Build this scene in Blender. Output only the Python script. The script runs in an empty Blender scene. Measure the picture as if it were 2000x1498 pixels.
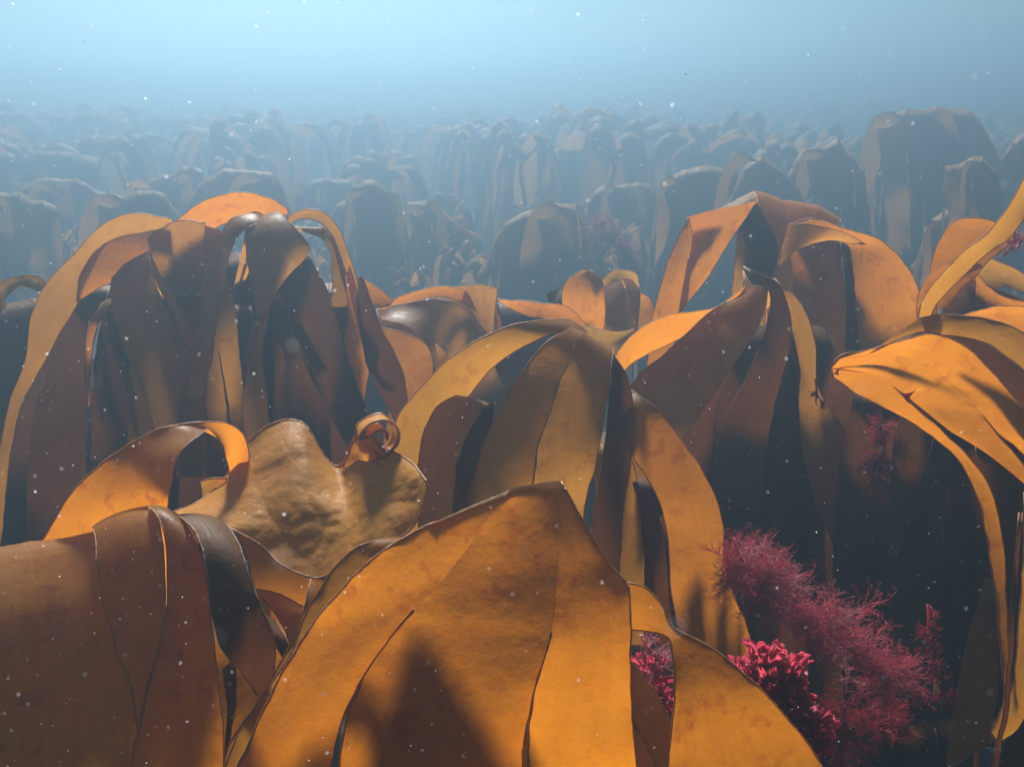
import bpy, bmesh, math, random
from mathutils import Vector, noise
import numpy as np
random.seed(7)
SC = bpy.context.scene
COL = SC.collection
# ------------------------------------------------------------------ camera
CAMZ, PITCH, W, H = 1.6, math.radians(17.0), 2000.0, 1498.0
HF = math.radians(55.0)
FPX = W / 2 / math.tan(HF / 2)
cam_d = bpy.data.cameras.new("camera"); cam_d.sensor_fit = 'HORIZONTAL'
cam_d.angle = HF; cam_d.clip_start = 0.02; cam_d.clip_end = 400
cam = bpy.data.objects.new("camera", cam_d); COL.objects.link(cam)
cam.location = (0, 0, CAMZ); cam.rotation_euler = (math.pi / 2 - PITCH, 0, 0)
SC.camera = cam
cam_d.dof.use_dof = True; cam_d.dof.focus_distance = 1.5; cam_d.dof.aperture_fstop = 18
cP, sP = math.cos(PITCH), math.sin(PITCH)
def P(x, y, d):
    """pixel of the photograph + distance in front of the camera -> place in the world"""
    a = (x - W / 2) / FPX * d; b = -(y - H / 2) / FPX * d
    return Vector((a, d * cP + b * sP, CAMZ + b * cP - d * sP))
# ------------------------------------------------------------------ light
SUN_EL, SUN_AZ = 41.0, -12.0        # degrees; azimuth from +Y towards +X
w = bpy.data.worlds.new("World"); SC.world = w; w.use_nodes = True
nt = w.node_tree; nt.nodes.clear()
out = nt.nodes.new('ShaderNodeOutputWorld'); bg = nt.nodes.new('ShaderNodeBackground')
sky = nt.nodes.new('ShaderNodeTexSky'); sky.sky_type = 'NISHITA'; sky.sun_disc = False
sky.sun_elevation = math.radians(SUN_EL); sky.sun_rotation = math.radians(SUN_AZ)
tint = nt.nodes.new('ShaderNodeMix'); tint.data_type = 'RGBA'; tint.blend_type = 'MULTIPLY'
tint.inputs[0].default_value = 1.0; tint.inputs[7].default_value = (0.33, 0.48, 0.50, 1)
nt.links.new(sky.outputs[0], tint.inputs[6]); nt.links.new(tint.outputs[2], bg.inputs[0])
bg.inputs[1].default_value = 0.05
nt.links.new(bg.outputs[0], out.inputs[0])
sl = bpy.data.lights.new("sun", 'SUN'); sl.energy = 5.0; sl.angle = math.radians(8.0); sl.color = (1.0, 0.96, 0.90)
so = bpy.data.objects.new("sun", sl); COL.objects.link(so)
e, a = math.radians(SUN_EL), math.radians(SUN_AZ)
so.rotation_euler = Vector((math.sin(a) * math.cos(e), math.cos(a) * math.cos(e), math.sin(e))).to_track_quat('Z', 'Y').to_euler()
so.location = (0, 0, 8)
SC.view_settings.view_transform = 'Standard'; SC.view_settings.look = 'None'
SC.view_settings.gamma = 1; SC.view_settings.exposure = 1.12
SC.cycles.use_denoising = True
SC.cycles.max_bounces = 8; SC.cycles.volume_bounces = 0
# ------------------------------------------------------------------ materials
def newmat(name):
    m = bpy.data.materials.new(name); m.use_nodes = True
    n = m.node_tree; n.nodes.clear(); return m, n
def N(n, t, **k):
    x = n.nodes.new(t)
    for a_, v in k.items(): setattr(x, a_, v)
    return x
def mixc(n, fac, a_, b_, mode='MIX'):
    m = N(n, 'ShaderNodeMix', data_type='RGBA', blend_type=mode)
    for i, v in ((0, fac), (6, a_), (7, b_)):
        if isinstance(v, (int, float)): m.inputs[i].default_value = v
        elif isinstance(v, tuple): m.inputs[i].default_value = v + (1,) if len(v) == 3 else v
        else: n.links.new(v, m.inputs[i])
    return m.outputs[2]
def ramp(n, src, p0, p1, c0=(0, 0, 0, 1), c1=(1, 1, 1, 1)):
    r = N(n, 'ShaderNodeValToRGB'); r.color_ramp.elements[0].position = p0; r.color_ramp.elements[1].position = p1
    r.color_ramp.elements[0].color = c0; r.color_ramp.elements[1].color = c1
    n.links.new(src, r.inputs[0]); return r.outputs[0]
def noi(n, vec, scale, detail=3, rough=.55, dist=0.0):
    t = N(n, 'ShaderNodeTexNoise'); t.inputs['Scale'].default_value = scale; t.inputs['Detail'].default_value = detail
    t.inputs['Roughness'].default_value = rough; t.inputs['Distortion'].default_value = dist
    n.links.new(vec, t.inputs['Vector']); return t.outputs[0]
def kelp_mat(name, surf, surf2, trans, trans2, tfac=.5, spots=.5, rough=.38, bump=.12, bscale=70, specks=.5, spec=.28):
    m, n = newmat(name)
    tc = N(n, 'ShaderNodeTexCoord'); oi = N(n, 'ShaderNodeObjectInfo')
    big = noi(n, tc.outputs['Object'], 7, 4, .6)
    bigf = ramp(n, big, .35, .68)
    mp = N(n, 'ShaderNodeMapping'); mp.inputs['Scale'].default_value = (26, 1.6, 1)
    n.links.new(tc.outputs['UV'], mp.inputs[0])
    streak = ramp(n, noi(n, mp.outputs[0], 1.0, 4, .6), .3, .75)
    sp = ramp(n, noi(n, tc.outputs['Object'], 42, 4, .65, .3), .54, .66)
    spm = ramp(n, noi(n, tc.outputs['Object'], 5.5, 2, .5), .42, .56)
    ms = N(n, 'ShaderNodeMath', operation='MULTIPLY'); n.links.new(sp, ms.inputs[0]); n.links.new(spm, ms.inputs[1])
    ms2 = N(n, 'ShaderNodeMath', operation='MULTIPLY'); n.links.new(ms.outputs[0], ms2.inputs[0]); ms2.inputs[1].default_value = spots
    vo = N(n, 'ShaderNodeTexVoronoi'); vo.inputs['Scale'].default_value = 150; n.links.new(tc.outputs['Object'], vo.inputs['Vector'])
    dots = ramp(n, vo.outputs['Distance'], .07, .13, (1, 1, 1, 1), (0, 0, 0, 1))
    dm = N(n, 'ShaderNodeMath', operation='MULTIPLY'); n.links.new(dots, dm.inputs[0])
    dn = ramp(n, noi(n, tc.outputs['Object'], 16, 3), .42, .62)
    dm0 = N(n, 'ShaderNodeMath', operation='MULTIPLY'); n.links.new(dn, dm0.inputs[0]); dm0.inputs[1].default_value = specks
    n.links.new(dm0.outputs[0], dm.inputs[1])
    sc_ = mixc(n, bigf, surf, surf2)
    sc_ = mixc(n, ms2.outputs[0], sc_, (.07, .018, .008))
    sc_ = mixc(n, dm.outputs[0], sc_, (.62, .55, .45))
    tcx = mixc(n, streak, trans, trans2)
    tcx = mixc(n, ms2.outputs[0], tcx, (trans[0] * .50, trans[1] * .22, trans[2] * .5))
    dk = ramp(n, noi(n, tc.outputs['Object'], 3.2, 3), .3, .7, (.72, .66, .6, 1), (1.0, 1.0, 1.0, 1))
    tcx = mixc(n, 1.0, tcx, dk, 'MULTIPLY')
    hs = N(n, 'ShaderNodeHueSaturation'); n.links.new(tcx, hs.inputs['Color'])
    mr = N(n, 'ShaderNodeMapRange'); mr.inputs[3].default_value = .82; mr.inputs[4].default_value = 1.12
    n.links.new(oi.outputs['Random'], mr.inputs[0]); n.links.new(mr.outputs[0], hs.inputs['Value'])
    b1 = noi(n, tc.outputs['Object'], bscale, 5, .6)
    bp = N(n, 'ShaderNodeBump'); bp.inputs['Strength'].default_value = bump; bp.inputs['Distance'].default_value = .01
    n.links.new(b1, bp.inputs['Height'])
    pr = N(n, 'ShaderNodeBsdfPrincipled'); n.links.new(sc_, pr.inputs['Base Color'])
    rr = N(n, 'ShaderNodeMapRange'); rr.inputs[3].default_value = rough - .08; rr.inputs[4].default_value = rough + .22
    n.links.new(streak, rr.inputs[0]); n.links.new(rr.outputs[0], pr.inputs['Roughness'])
    pr.inputs['IOR'].default_value = 1.42; pr.inputs['Specular IOR Level'].default_value = spec; n.links.new(bp.outputs[0], pr.inputs['Normal'])
    tr = N(n, 'ShaderNodeBsdfTranslucent'); n.links.new(hs.outputs[0], tr.inputs[0]); n.links.new(bp.outputs[0], tr.inputs['Normal'])
    mx = N(n, 'ShaderNodeMixShader'); mx.inputs[0].default_value = tfac
    n.links.new(pr.outputs[0], mx.inputs[1]); n.links.new(tr.outputs[0], mx.inputs[2])
    o = N(n, 'ShaderNodeOutputMaterial'); n.links.new(mx.outputs[0], o.inputs[0])
    return m
M_GOLD = kelp_mat("kelp_gold", (.24, .12, .016), (.32, .17, .03), (.92, .325, .014), (.82, .25, .010), .58, .5, spec=.2)
M_BROWN = kelp_mat("kelp_brown", (.28, .112, .012), (.36, .155, .022), (.80, .36, .04), (.68, .27, .022), .48, .4, spec=.14)
M_OLIVE = kelp_mat("kelp_olive", (.20, .125, .035), (.30, .17, .06), (.62, .33, .05), (.55, .25, .03), .5, .3)
M_BUMPY = kelp_mat("kelp_crinkled", (.66, .29, .035), (.48, .19, .03), (.92, .44, .05), (.8, .32, .03), .45, .5, .5, .22, 60, .25, spec=.15)
M_DARK = kelp_mat("kelp_dark_shade", (.11, .045, .010), (.15, .07, .02), (.28, .08, .014), (.20, .055, .01), .32, .2, .5, spec=.12)  # shade under the canopy is put into this colour; also serves dark brown straps
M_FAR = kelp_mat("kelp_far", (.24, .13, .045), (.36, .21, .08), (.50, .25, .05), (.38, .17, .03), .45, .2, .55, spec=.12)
def plain(name, c, c2=None, rough=.6, trans=0.0, tcol=None, scale=30, bump=.3):
    m, n = newmat(name); tc = N(n, 'ShaderNodeTexCoord')
    nf = noi(n, tc.outputs['Object'], scale, 4)
    colr = mixc(n, nf, c, c2 or tuple(v * .6 for v in c))
    bp = N(n, 'ShaderNodeBump'); bp.inputs['Strength'].default_value = bump; bp.inputs['Distance'].default_value = .02
    n.links.new(nf, bp.inputs['Height'])
    pr = N(n, 'ShaderNodeBsdfPrincipled'); n.links.new(colr, pr.inputs['Base Color']); pr.inputs['Roughness'].default_value = rough
    n.links.new(bp.outputs[0], pr.inputs['Normal'])
    o = N(n, 'ShaderNodeOutputMaterial')
    if trans:
        tr = N(n, 'ShaderNodeBsdfTranslucent'); tr.inputs[0].default_value = tcol + (1,)
        mx = N(n, 'ShaderNodeMixShader'); mx.inputs[0].default_value = trans
        n.links.new(pr.outputs[0], mx.inputs[1]); n.links.new(tr.outputs[0], mx.inputs[2]); n.links.new(mx.outputs[0], o.inputs[0])
    else: n.links.new(pr.outputs[0], o.inputs[0])
    return m
M_RIM = plain("kelp_rim_highlight", (.50, .28, .12), (.30, .14, .06), .5, .35, (.8, .4, .1), 90)  # paler than the blades: their edge highlight is put into this colour
M_RIMD = plain("kelp_rim_dark", (.20, .09, .04), (.13, .05, .03), .5, .3, (.5, .2, .04), 90)
M_STIPE = plain("stipe_brown", (.10, .045, .025), (.05, .02, .015), .5)
M_PINK = plain("pink_filament", (.62, .15, .20), (.45, .07, .12), .6, .5, (.85, .15, .24), 60)
M_PALEPINK = plain("pale_pink_filament", (.62, .30, .30), (.45, .16, .20), .6, .45, (.8, .3, .32), 60)
M_CRIM = plain("crimson_blade", (.60, .09, .13), (.42, .04, .08), .45, .5, (.80, .09, .15), 40)
M_RED = plain("dark_red_filament", (.50, .05, .08), (.36, .03, .06), .6, .5, (.75, .05, .10), 50)
M_GROUND = plain("seabed_rock", (.07, .045, .045), (.03, .02, .025), .9, scale=3, bump=.8)
M_SNOW = plain("particle_white", (.85, .85, .82), (.7, .7, .68), .6, .85, (.8, .8, .8))
# ------------------------------------------------------------------ helpers
def tag(o, label=None, cat=None, group=None, kind=None):
    for k, v in (('label', label), ('category', cat), ('group', group), ('kind', kind)):
        if v: o[k] = v
def meshobj(name, verts, faces, mats, parent=None, uvs=None, fm=None, smooth=True):
    me = bpy.data.meshes.new(name)
    base = Vector(parent.location) if parent else Vector((0, 0, 0))
    me.from_pydata([(v[0] - base[0], v[1] - base[1], v[2] - base[2]) for v in verts], [], faces)
    for m in mats: me.materials.append(m)
    if smooth: me.polygons.foreach_set('use_smooth', [True] * len(faces))
    if fm: me.polygons.foreach_set('material_index', fm)
    if uvs:
        ul = me.uv_layers.new(name='UVMap')
        ul.data.foreach_set('uv', [c for f in faces for i in f for c in uvs[i]])
    me.update()
    o = bpy.data.objects.new(name, me); COL.objects.link(o)
    if parent: o.parent = parent
    return o
def cr(pts, t):
    """Catmull-Rom through pts (numpy n x k) at t in 0..n-1"""
    n = len(pts); i = min(int(t), n - 2); f = t - i
    p1, p2 = pts[i], pts[i + 1]
    p0 = pts[i - 1] if i > 0 else 2 * p1 - p2
    p3 = pts[i + 2] if i + 2 < n else 2 * p2 - p1
    return .5 * ((2 * p1) + (-p0 + p2) * f + (2 * p0 - 5 * p1 + 4 * p2 - p3) * f * f + (-p0 + 3 * p1 - 3 * p2 + p3) * f ** 3)
def resample(pts, n):
    """n+1 points equally spaced along the smooth curve (by picture distance)"""
    pts = np.array(pts, float); m = len(pts)
    ts = np.linspace(0, m - 1, (m - 1) * 12 + 1)
    q = np.array([cr(pts, t) for t in ts])
    s = np.concatenate([[0], np.cumsum(np.linalg.norm(np.diff(q[:, :2], axis=0), axis=1) + 1e-6)])
    tt = np.linspace(0, s[-1], n + 1)
    return np.stack([np.interp(tt, s, q[:, k]) for k in range(q.shape[1])], 1)
def xy(s): return [tuple(float(v) for v in p.split(',')) for p in s.split()]
def curve(s, d, n, mapf=P, rnd=0.0, unit=1.0):
    """'x,y x,y ...' + depths spread along it -> world points; rnd bends the first bit back over the ridge"""
    p = xy(s) if isinstance(s, str) else s
    q = resample(p, n)
    d = list(d) if isinstance(d, (tuple, list)) else [d, d]
    dd = np.array([cr(np.array(d, float).reshape(-1, 1), t)[0] for t in np.linspace(0, len(d) - 1, n + 1)])
    out = []; acc = 0
    for i in range(n + 1):
        dep = dd[i]
        if i: acc += math.hypot(*(q[i] - q[i - 1])) * unit * (dd[i] if mapf is P else 1)
        if rnd and acc < 1.6 * rnd:
            u = 1 - acc / (1.6 * rnd); dep += rnd * (1 - math.sqrt(max(0, 1 - u * u)))
        out.append(mapf(q[i][0], q[i][1], dep))
    return out
def backrows(row, nxt, stipe, n=7, r=.03, narrow=.18):
    """rows that carry a blade on over the ridge, back and down to its stipe"""
    c = sum(row, Vector()) / len(row)
    go = Vector((stipe.x - c.x, stipe.y - c.y, 0))
    go = go.normalized() if go.length > 1e-4 else Vector((0, 1, 0))
    if go.y < .3: go = (go + Vector((0, 1, 0))).normalized()
    rows = []
    for k in range(1, n + 1):
        t = k / n; t2 = t * t * (3 - 2 * t)
        rr = []
        for p in row:
            off = p - c
            q = c + off * (1 + (narrow - 1) * t ** .65)
            arc = min(1, t * 3) * math.pi / 2
            q = q + go * r * math.sin(arc) - Vector((0, 0, 1)) * r * (1 - math.cos(arc))
            tgt = stipe + off * narrow * .5
            rr.append(q.lerp(tgt, t2))
        rows.append(rr)
    return rows[::-1]
def sheet(grid, cam_, wob, seed, flip=None):
    """give rows camber and waviness"""
    R, C = len(grid), len(grid[0]); out = []
    for i in range(R):
        a_ = grid[i]; up = grid[max(0, i - 1)]; dn = grid[min(R - 1, i + 1)]
        rowo = []
        for j in range(C):
            ac = a_[min(C - 1, j + 1)] - a_[max(0, j - 1)]; al = dn[j] - up[j]
            nn = ac.cross(al)
            if nn.length < 1e-9: nn = Vector((0, -1, 0))
            nn.normalize()
            u = j / (C - 1); wd = (a_[-1] - a_[0]).length
            c = cam_[min(len(cam_) - 1, int(i / R * len(cam_)))] if isinstance(cam_, (list, tuple)) else cam_
            off = c * wd * (1 - (2 * u - 1) ** 2)
            p = a_[j]
            off += wob * noise.noise(p * 6 + Vector((seed, 0, 0))) + wob * .45 * noise.noise(p * 17 + Vector((0, seed, 0)))
            if j in (0, C - 1):
                off += wob * .4 * noise.noise(p * 45)
                if ac.length > 1e-6: p = p + ac.normalized() * (wob * .32 * noise.noise(p * 30 + Vector((seed, 3, 1))) + wob * .16 * noise.noise(p * 95))
            rowo.append(p - nn * off)
        out.append(rowo)
    return out
def tube(path, r, sides=4):
    vs, fs = [], []
    n = len(path)
    for i, p in enumerate(path):
        t = (path[min(n - 1, i + 1)] - path[max(0, i - 1)])
        t = t.normalized() if t.length > 1e-9 else Vector((0, 0, 1))
        s = t.cross(Vector((.13, .3, 1))).normalized(); b = t.cross(s)
        rr = r(i / (n - 1)) if callable(r) else r
        for k in range(sides):
            an = 2 * math.pi * k / sides
            vs.append(p + s * (rr * math.cos(an)) + b * (rr * math.sin(an)))
    for i in range(n - 1):
        for k in range(sides):
            k2 = (k + 1) % sides
            fs.append((i * sides + k, i * sides + k2, (i + 1) * sides + k2, (i + 1) * sides + k))
    fs.append(tuple(range(sides))[::-1]); fs.append(tuple((n - 1) * sides + k for k in range(sides)))
    return vs, fs
class Lam:
    """one blade: strips of rows, welded where they share an edge"""
    def __init__(s): s.v = []; s.f = []; s.uv = []; s.fm = []
    def grid(s, g, u0=0, u1=1):
        b = len(s.v); R, C = len(g), len(g[0])
        for i in range(R):
            for j in range(C):
                s.v.append(g[i][j]); s.uv.append((u0 + (u1 - u0) * j / (C - 1), i / 12))
        for i in range(R - 1):
            for j in range(C - 1):
                s.f.append((b + i * C + j, b + i * C + j + 1, b + (i + 1) * C + j + 1, b + (i + 1) * C + j)); s.fm.append(0)
    def add(s, vf):
        vs, fs = vf; b = len(s.v)
        s.v += vs; s.uv += [(0, 0)] * len(vs); s.f += [tuple(b + i for i in f) for f in fs]; s.fm += [1] * len(fs)
    def build(s, name, mat, parent, rim=M_RIM, label=None):
        o = meshobj(name, s.v, s.f, [mat, rim], parent, s.uv, s.fm)
        bm = bmesh.new(); bm.from_mesh(o.data); bmesh.ops.remove_doubles(bm, verts=bm.verts, dist=2e-5); bm.to_mesh(o.data); bm.free()
        if label: o['label'] = label
        return o
UNIT = 1 / FPX
def blade(parent, edges, d, mat=None, slits=None, cam_=.06, wob=.006, stipe=None, rnd=.02, nv=34, nu=7, rim=.0009,
          rimmat=None, mapf=P, name='blade', gap=.012, back_r=.03, narrow=.22, label=None, skip=(), unit=None, div=None):
    """edges: 2+ edge curves side by side; d: depths along (one list, or one per edge); slits: {inner edge: fraction where it splits}"""
    seed = random.random() * 50; K = len(edges)
    dl = d if isinstance(d, list) and isinstance(d[0], (tuple, list)) else [d] * K
    un = unit if unit is not None else (UNIT if mapf is P else 1)
    cs = [curve(edges[k], dl[k], nv, mapf, rnd, un) for k in range(K)]
    slits = slits or {}
    alt = {k_: curve(c_[0], c_[1], nv, mapf, rnd, un) for k_, c_ in (div or {}).items()}
    L = Lam()
    rgrids = []
    for k in range(K - 1):
        A, B = [p.copy() for p in cs[k]], [p.copy() for p in cs[k + 1]]
        g = []
        for i in range(nv + 1):
            a_, b_ = A[i], B[i]
            if k in slits and i / nv > slits[k]:
                if k in alt: q_ = min(1, (i / nv - slits[k]) * 4); a_ = a_.lerp(alt[k][i], q_ * q_ * (3 - 2 * q_))
                f = min(1, (i / nv - slits[k]) * 3); a_ = a_ + (b_ - a_) * .02 * f + Vector((0, gap * f, 0))
            if k + 1 in slits and i / nv > slits[k + 1]:
                f = min(1, (i / nv - slits[k + 1]) * 3); b_ = b_ + (a_ - b_) * .02 * f - Vector((0, gap * f, 0))
            g.append([a_.lerp(b_, j / nu) for j in range(nu + 1)])
        rgrids.append(g)
    # waviness and camber; strips share it above the slit because it follows position, camber fades in below
    nb = 0
    for k, g in enumerate(rgrids):
        if k == 0: nb = 7 if stipe is not None else 0
        if stipe is not None and k not in skip:
            whole = [p for gg in rgrids for p in gg[0]]
            br = backrows(whole, None, stipe, r=back_r, narrow=narrow)
            o0 = k * (nu + 1)
            g = [r_[o0:o0 + nu + 1] for r_ in br] + g
        nbk = 0 if (stipe is None or k in skip) else nb
        cc = cam_ if K == 2 else 0
        s_ = sheet(g, cc, wob, seed)
        if K > 2:      # camber of single straps below their slit
            for i in range(len(s_)):
                fr = (i - nbk) / nv
                t0 = max(slits.get(k, 0), slits.get(k + 1, 0))
                f = max(0, min(1, (fr - t0) * 3))
                if f > 0:
                    for j in range(nu + 1):
                        u = j / nu; wd = (s_[i][-1] - s_[i][0]).length
                        s_[i][j] = s_[i][j] - Vector((0, cam_ * wd * f * (1 - (2 * u - 1) ** 2), 0))
        L.grid(s_, k / (K - 1), (k + 1) / (K - 1))
        if rim:
            i0 = nbk
            for side, ed in ((0, k), (-1, k + 1)):
                st = i0
                if ed in slits: st = nbk + int(slits[ed] * nv)
                elif 0 < ed < K - 1: continue
                path = [s_[i][side] for i in range(st, len(s_))]
                if len(path) > 2: L.add(tube(path, lambda t, rr=rim: rr * (.75 + .5 * abs(noise.noise(Vector((t * 40, seed, 0))))), 4))
            L.add(tube(s_[-1], rim, 4))
    return L.build(name, mat or M_GOLD, parent, rimmat or M_RIM, label)
GROUND_Z = -0.05
def ground_z(x, y): return GROUND_Z + .12 * noise.noise(Vector((x * .5, y * .5, 0))) + .05 * noise.noise(Vector((x * 2, y * 2, 3)))
def plant(label, st, group=None, name='kelp_plant', cat='kelp', r=.011, mapf=P, foot=None, stipe_mat=None):
    top = mapf(*st) if not isinstance(st, Vector) else st
    if foot is None: foot = (top.x + random.uniform(-.05, .05), top.y + random.uniform(.0, .12))
    gz = ground_z(*foot)
    e_ = bpy.data.objects.new(name, None); COL.objects.link(e_); e_.location = (foot[0], foot[1], gz); e_.empty_display_size = .1
    tag(e_, label, cat, group)
    f = Vector((foot[0], foot[1], gz))
    n = 14; path = []
    for i in range(n + 1):
        t = i / n; p = f.lerp(top, t); p += Vector((.03 * math.sin(t * 3.1 + top.x * 5), .03 * math.sin(t * 2.6), 0)) * math.sin(t * math.pi)
        path.append(p)
    vs, fs = tube(path, lambda t: r * (1.25 - .5 * t), 8)
    o = meshobj('stipe', vs, fs, [stipe_mat or M_STIPE], e_)
    hv, hf = [], []
    for k in range(9):                      # root-like holdfast
        an = k * 2 * math.pi / 9 + random.random() * .4
        dr = Vector((math.cos(an), math.sin(an), 0))
        pts = [f + Vector((0, 0, .07)), f + dr * .04 + Vector((0, 0, .045)), f + dr * .08 + Vector((0, 0, .0)), f + dr * .11 - Vector((0, 0, .03))]
        v_, f_ = tube(pts, .007, 5); b = len(hv); hv += v_; hf += [tuple(b + q for q in ff) for ff in f_]
    meshobj('holdfast', hv, hf, [M_STIPE], e_)
    e_['_top'] = tuple(top)
    return e_, top

# ------------------------------------------------------------------ seabed (one sheet to far beyond where the water hides everything)
gx = sorted(set([-60, -40, -25, -16] + [i * .5 for i in range(-24, 25)] + [16, 25, 40, 60]))
gy = sorted(set([-12, -6, -3] + [i * .5 for i in range(-2, 41)] + [24, 28, 34, 42, 55, 75]))
gv = [(x, y, ground_z(x, y)) for y in gy for x in gx]
gf = [(j * len(gx) + i, j * len(gx) + i + 1, (j + 1) * len(gx) + i + 1, (j + 1) * len(gx) + i) for j in range(len(gy) - 1) for i in range(len(gx) - 1)]
o = meshobj('ground', gv, gf, [M_GROUND]); tag(o, 'dark rocky seabed under the kelp', 'seabed', kind='structure')
# ------------------------------------------------------------------ water haze
hx, y0, y1, z0, z1 = 64, -14, 78, -1.4, 2.25
hv = [(x, y, z) for z in (z0, z1) for y in (y0, y1) for x in (-hx, hx)]
hf = [(0, 2, 3, 1), (4, 5, 7, 6), (0, 1, 5, 4), (2, 6, 7, 3), (0, 4, 6, 2), (1, 3, 7, 5)]
HM, hn = newmat('water_haze')
pv = N(hn, 'ShaderNodeVolumePrincipled'); pv.inputs['Color'].default_value = (.42, .69, .93, 1)
pv.inputs['Density'].default_value = .155; pv.inputs['Anisotropy'].default_value = .8
ho = N(hn, 'ShaderNodeOutputMaterial'); hn.links.new(pv.outputs[0], ho.inputs['Volume'])
o = meshobj('haze', hv, hf, [HM], smooth=False); tag(o, 'blue murky sea water', 'water', kind='stuff')

# ================================================================== NEAR KELP, traced blade by blade
# ---- front centre kelp
p, s = plant('big glossy orange kelp front and centre with a peaked fold and two slits', (960, 1330, 1.16))
blade(p, ["850,1018 770,1062 695,1120 610,1220 545,1325 500,1420 465,1500 440,1590",
          "1000,951 940,1030 890,1100 845,1155 775,1228 705,1330 665,1440 640,1590",
          "1080,935 1090,1030 1088,1130 1077,1235 1052,1320 1036,1400 1028,1470 1024,1590",
          "1098,938 1145,1028 1190,1103 1225,1148 1228,1240 1232,1350 1240,1450 1244,1590"],
      [(.965, .95, .945, .945, .95), (.975, .952, .94, .94, .945), (.99, .95, .918, .912, .92), (.99, .965, .94, .932, .935)],
      M_GOLD, {1: .42, 2: .47}, .07, .006, s, .004, 44, 8, .0011, name='blade', skip=(0, 1, 2))
blade(p, ["778,1075 735,1160 690,1300 650,1600", "812,1062 920,1120 1010,1230 1050,1600"], (.992, 1.0, 1.0), M_DARK, None, .05, .006, None, 0)  # hidden blade added to cast the dark patch on the front straps
blade(p, ["1205,1228 1262,1232 1303,1244 1312,1262 1316,1310 1316,1385 1308,1470 1300,1590",
          "1215,1136 1262,1148 1296,1188 1312,1222 1400,1272 1492,1350 1580,1455 1660,1590"],
      [(1.0, .985, .965, .958, .955), (1.0, .985, .965, .965, .965)], M_GOLD, None, .05, .005, None, 0, 40, 8)
blade(p, ["772,1056 700,1068 645,1115 602,1190 572,1265 515,1355 462,1440 425,1540", "850,1060 770,1120 715,1180 655,1260 600,1350 540,1440 500,1500 470,1600"],
      (1.03, 1.0, .98, .97), M_BROWN, None, .06, .006, s, .02)
blade(p, ["610,1130 590,1200 565,1260 510,1360 450,1450 430,1540", "640,1170 620,1220 585,1290 530,1385 480,1450 450,1560"],
      (1.06, 1.02, .99), M_BROWN, None, .1, .005)
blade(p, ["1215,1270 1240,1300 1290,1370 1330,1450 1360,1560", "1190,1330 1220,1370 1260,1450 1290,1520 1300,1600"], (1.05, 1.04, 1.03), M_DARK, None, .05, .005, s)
blade(p, ["880,1180 800,1300 760,1420 740,1600", "1080,1150 1100,1300 1120,1420 1120,1620"], (1.12, 1.08, 1.06), M_BROWN, None, .06, .006, s)  # unseen backing blade, added to shut out pale haze behind the slit
blade(p, ["1190,1380 1200,1460 1210,1640", "1320,1400 1330,1480 1340,1640"], (1.2, 1.2, 1.2), M_DARK, None, .05, .006, None, 0)  # added dark sheet, makes the gap beside the loop read as shade
# ---- front left kelp
p, s = plant('large dark brown kelp at the lower left with frosty edged overlapping straps', (330, 1250, 1.28))
blade(p, ["-140,1110 -200,1200 -220,1350 -230,1600", "-40,1075 -60,1180 -70,1350 -70,1600", "60,1061 70,1180 80,1350 90,1600", "182,1036 196,1110 206,1200 240,1300 268,1400 284,1600"],
      (1.14, 1.08, 1.05, 1.04), M_BROWN, None, .06, .01, s, .05, 34, 7, .0012, back_r=.06)
blade(p, ["180,1026 192,1100 203,1190 236,1290 262,1380 275,1600", "292,985 317,1030 324,1110 322,1210 300,1300 275,1400 258,1600"],
      (1.11, 1.06, 1.03, 1.02), M_BROWN, None, .07, .006, s, .04)
blade(p, ["290,984 318,1032 326,1120 323,1210 301,1300 276,1400 255,1500 240,1600", "346,1002 386,1068 405,1130 411,1200 425,1320 436,1420 438,1500 440,1600"],
      (1.09, 1.04, 1.01, 1.0), M_GOLD, None, .09, .005, s, .03)
blade(p, ["346,1000 378,1034 402,1092 410,1180 432,1262 470,1312 500,1352", "440,1022 470,1070 492,1140 520,1205 540,1270 528,1330 511,1370"],
      (1.08, 1.03, 1.01, 1.0), M_DARK, None, .10, .006, s, .035)
blade(p, ["388,1140 395,1250 405,1380 420,1600", "520,1140 560,1240 540,1320 500,1420 470,1600"], (1.22, 1.20, 1.16, 1.15), M_GOLD, None, .05, .005)
blade(p, ["436,1310 446,1380 440,1450 432,1600", "462,1290 462,1370 450,1440 446,1600"], (1.12, 1.10, 1.09), M_DARK, None, .1, .004)
blade(p, ["512,1260 500,1350 480,1430 440,1600", "560,1270 540,1350 500,1420 470,1600"], (1.25, 1.18, 1.15), M_GOLD, None, .1, .004)
blade(p, ["245,1250 262,1330 275,1420 270,1600", "262,1300 285,1350 300,1420 300,1600"], (1.16, 1.13, 1.12), M_GOLD, None, .1, .004)
# arched strap
blade(p, ["70,1075 128,985 200,906 278,852 340,829 400,825 440,827 474,849 486,890 479,932 450,962",
          "325,1010 336,940 344,900 364,868 388,850 404,838 412,842 434,868 447,916 438,942 415,965"],
      [(1.22, 1.20, 1.19, 1.2, 1.25, 1.28), (1.16, 1.14, 1.15, 1.2, 1.27, 1.3)], M_GOLD, None, .03, .005, None, 0, 50, 8)
blade(p, ["390,940 412,934 442,932", "395,985 410,988 440,968"], (1.3, 1.28, 1.26), M_BROWN, None, .05, .003, None, 0, 10, 5)
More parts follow.
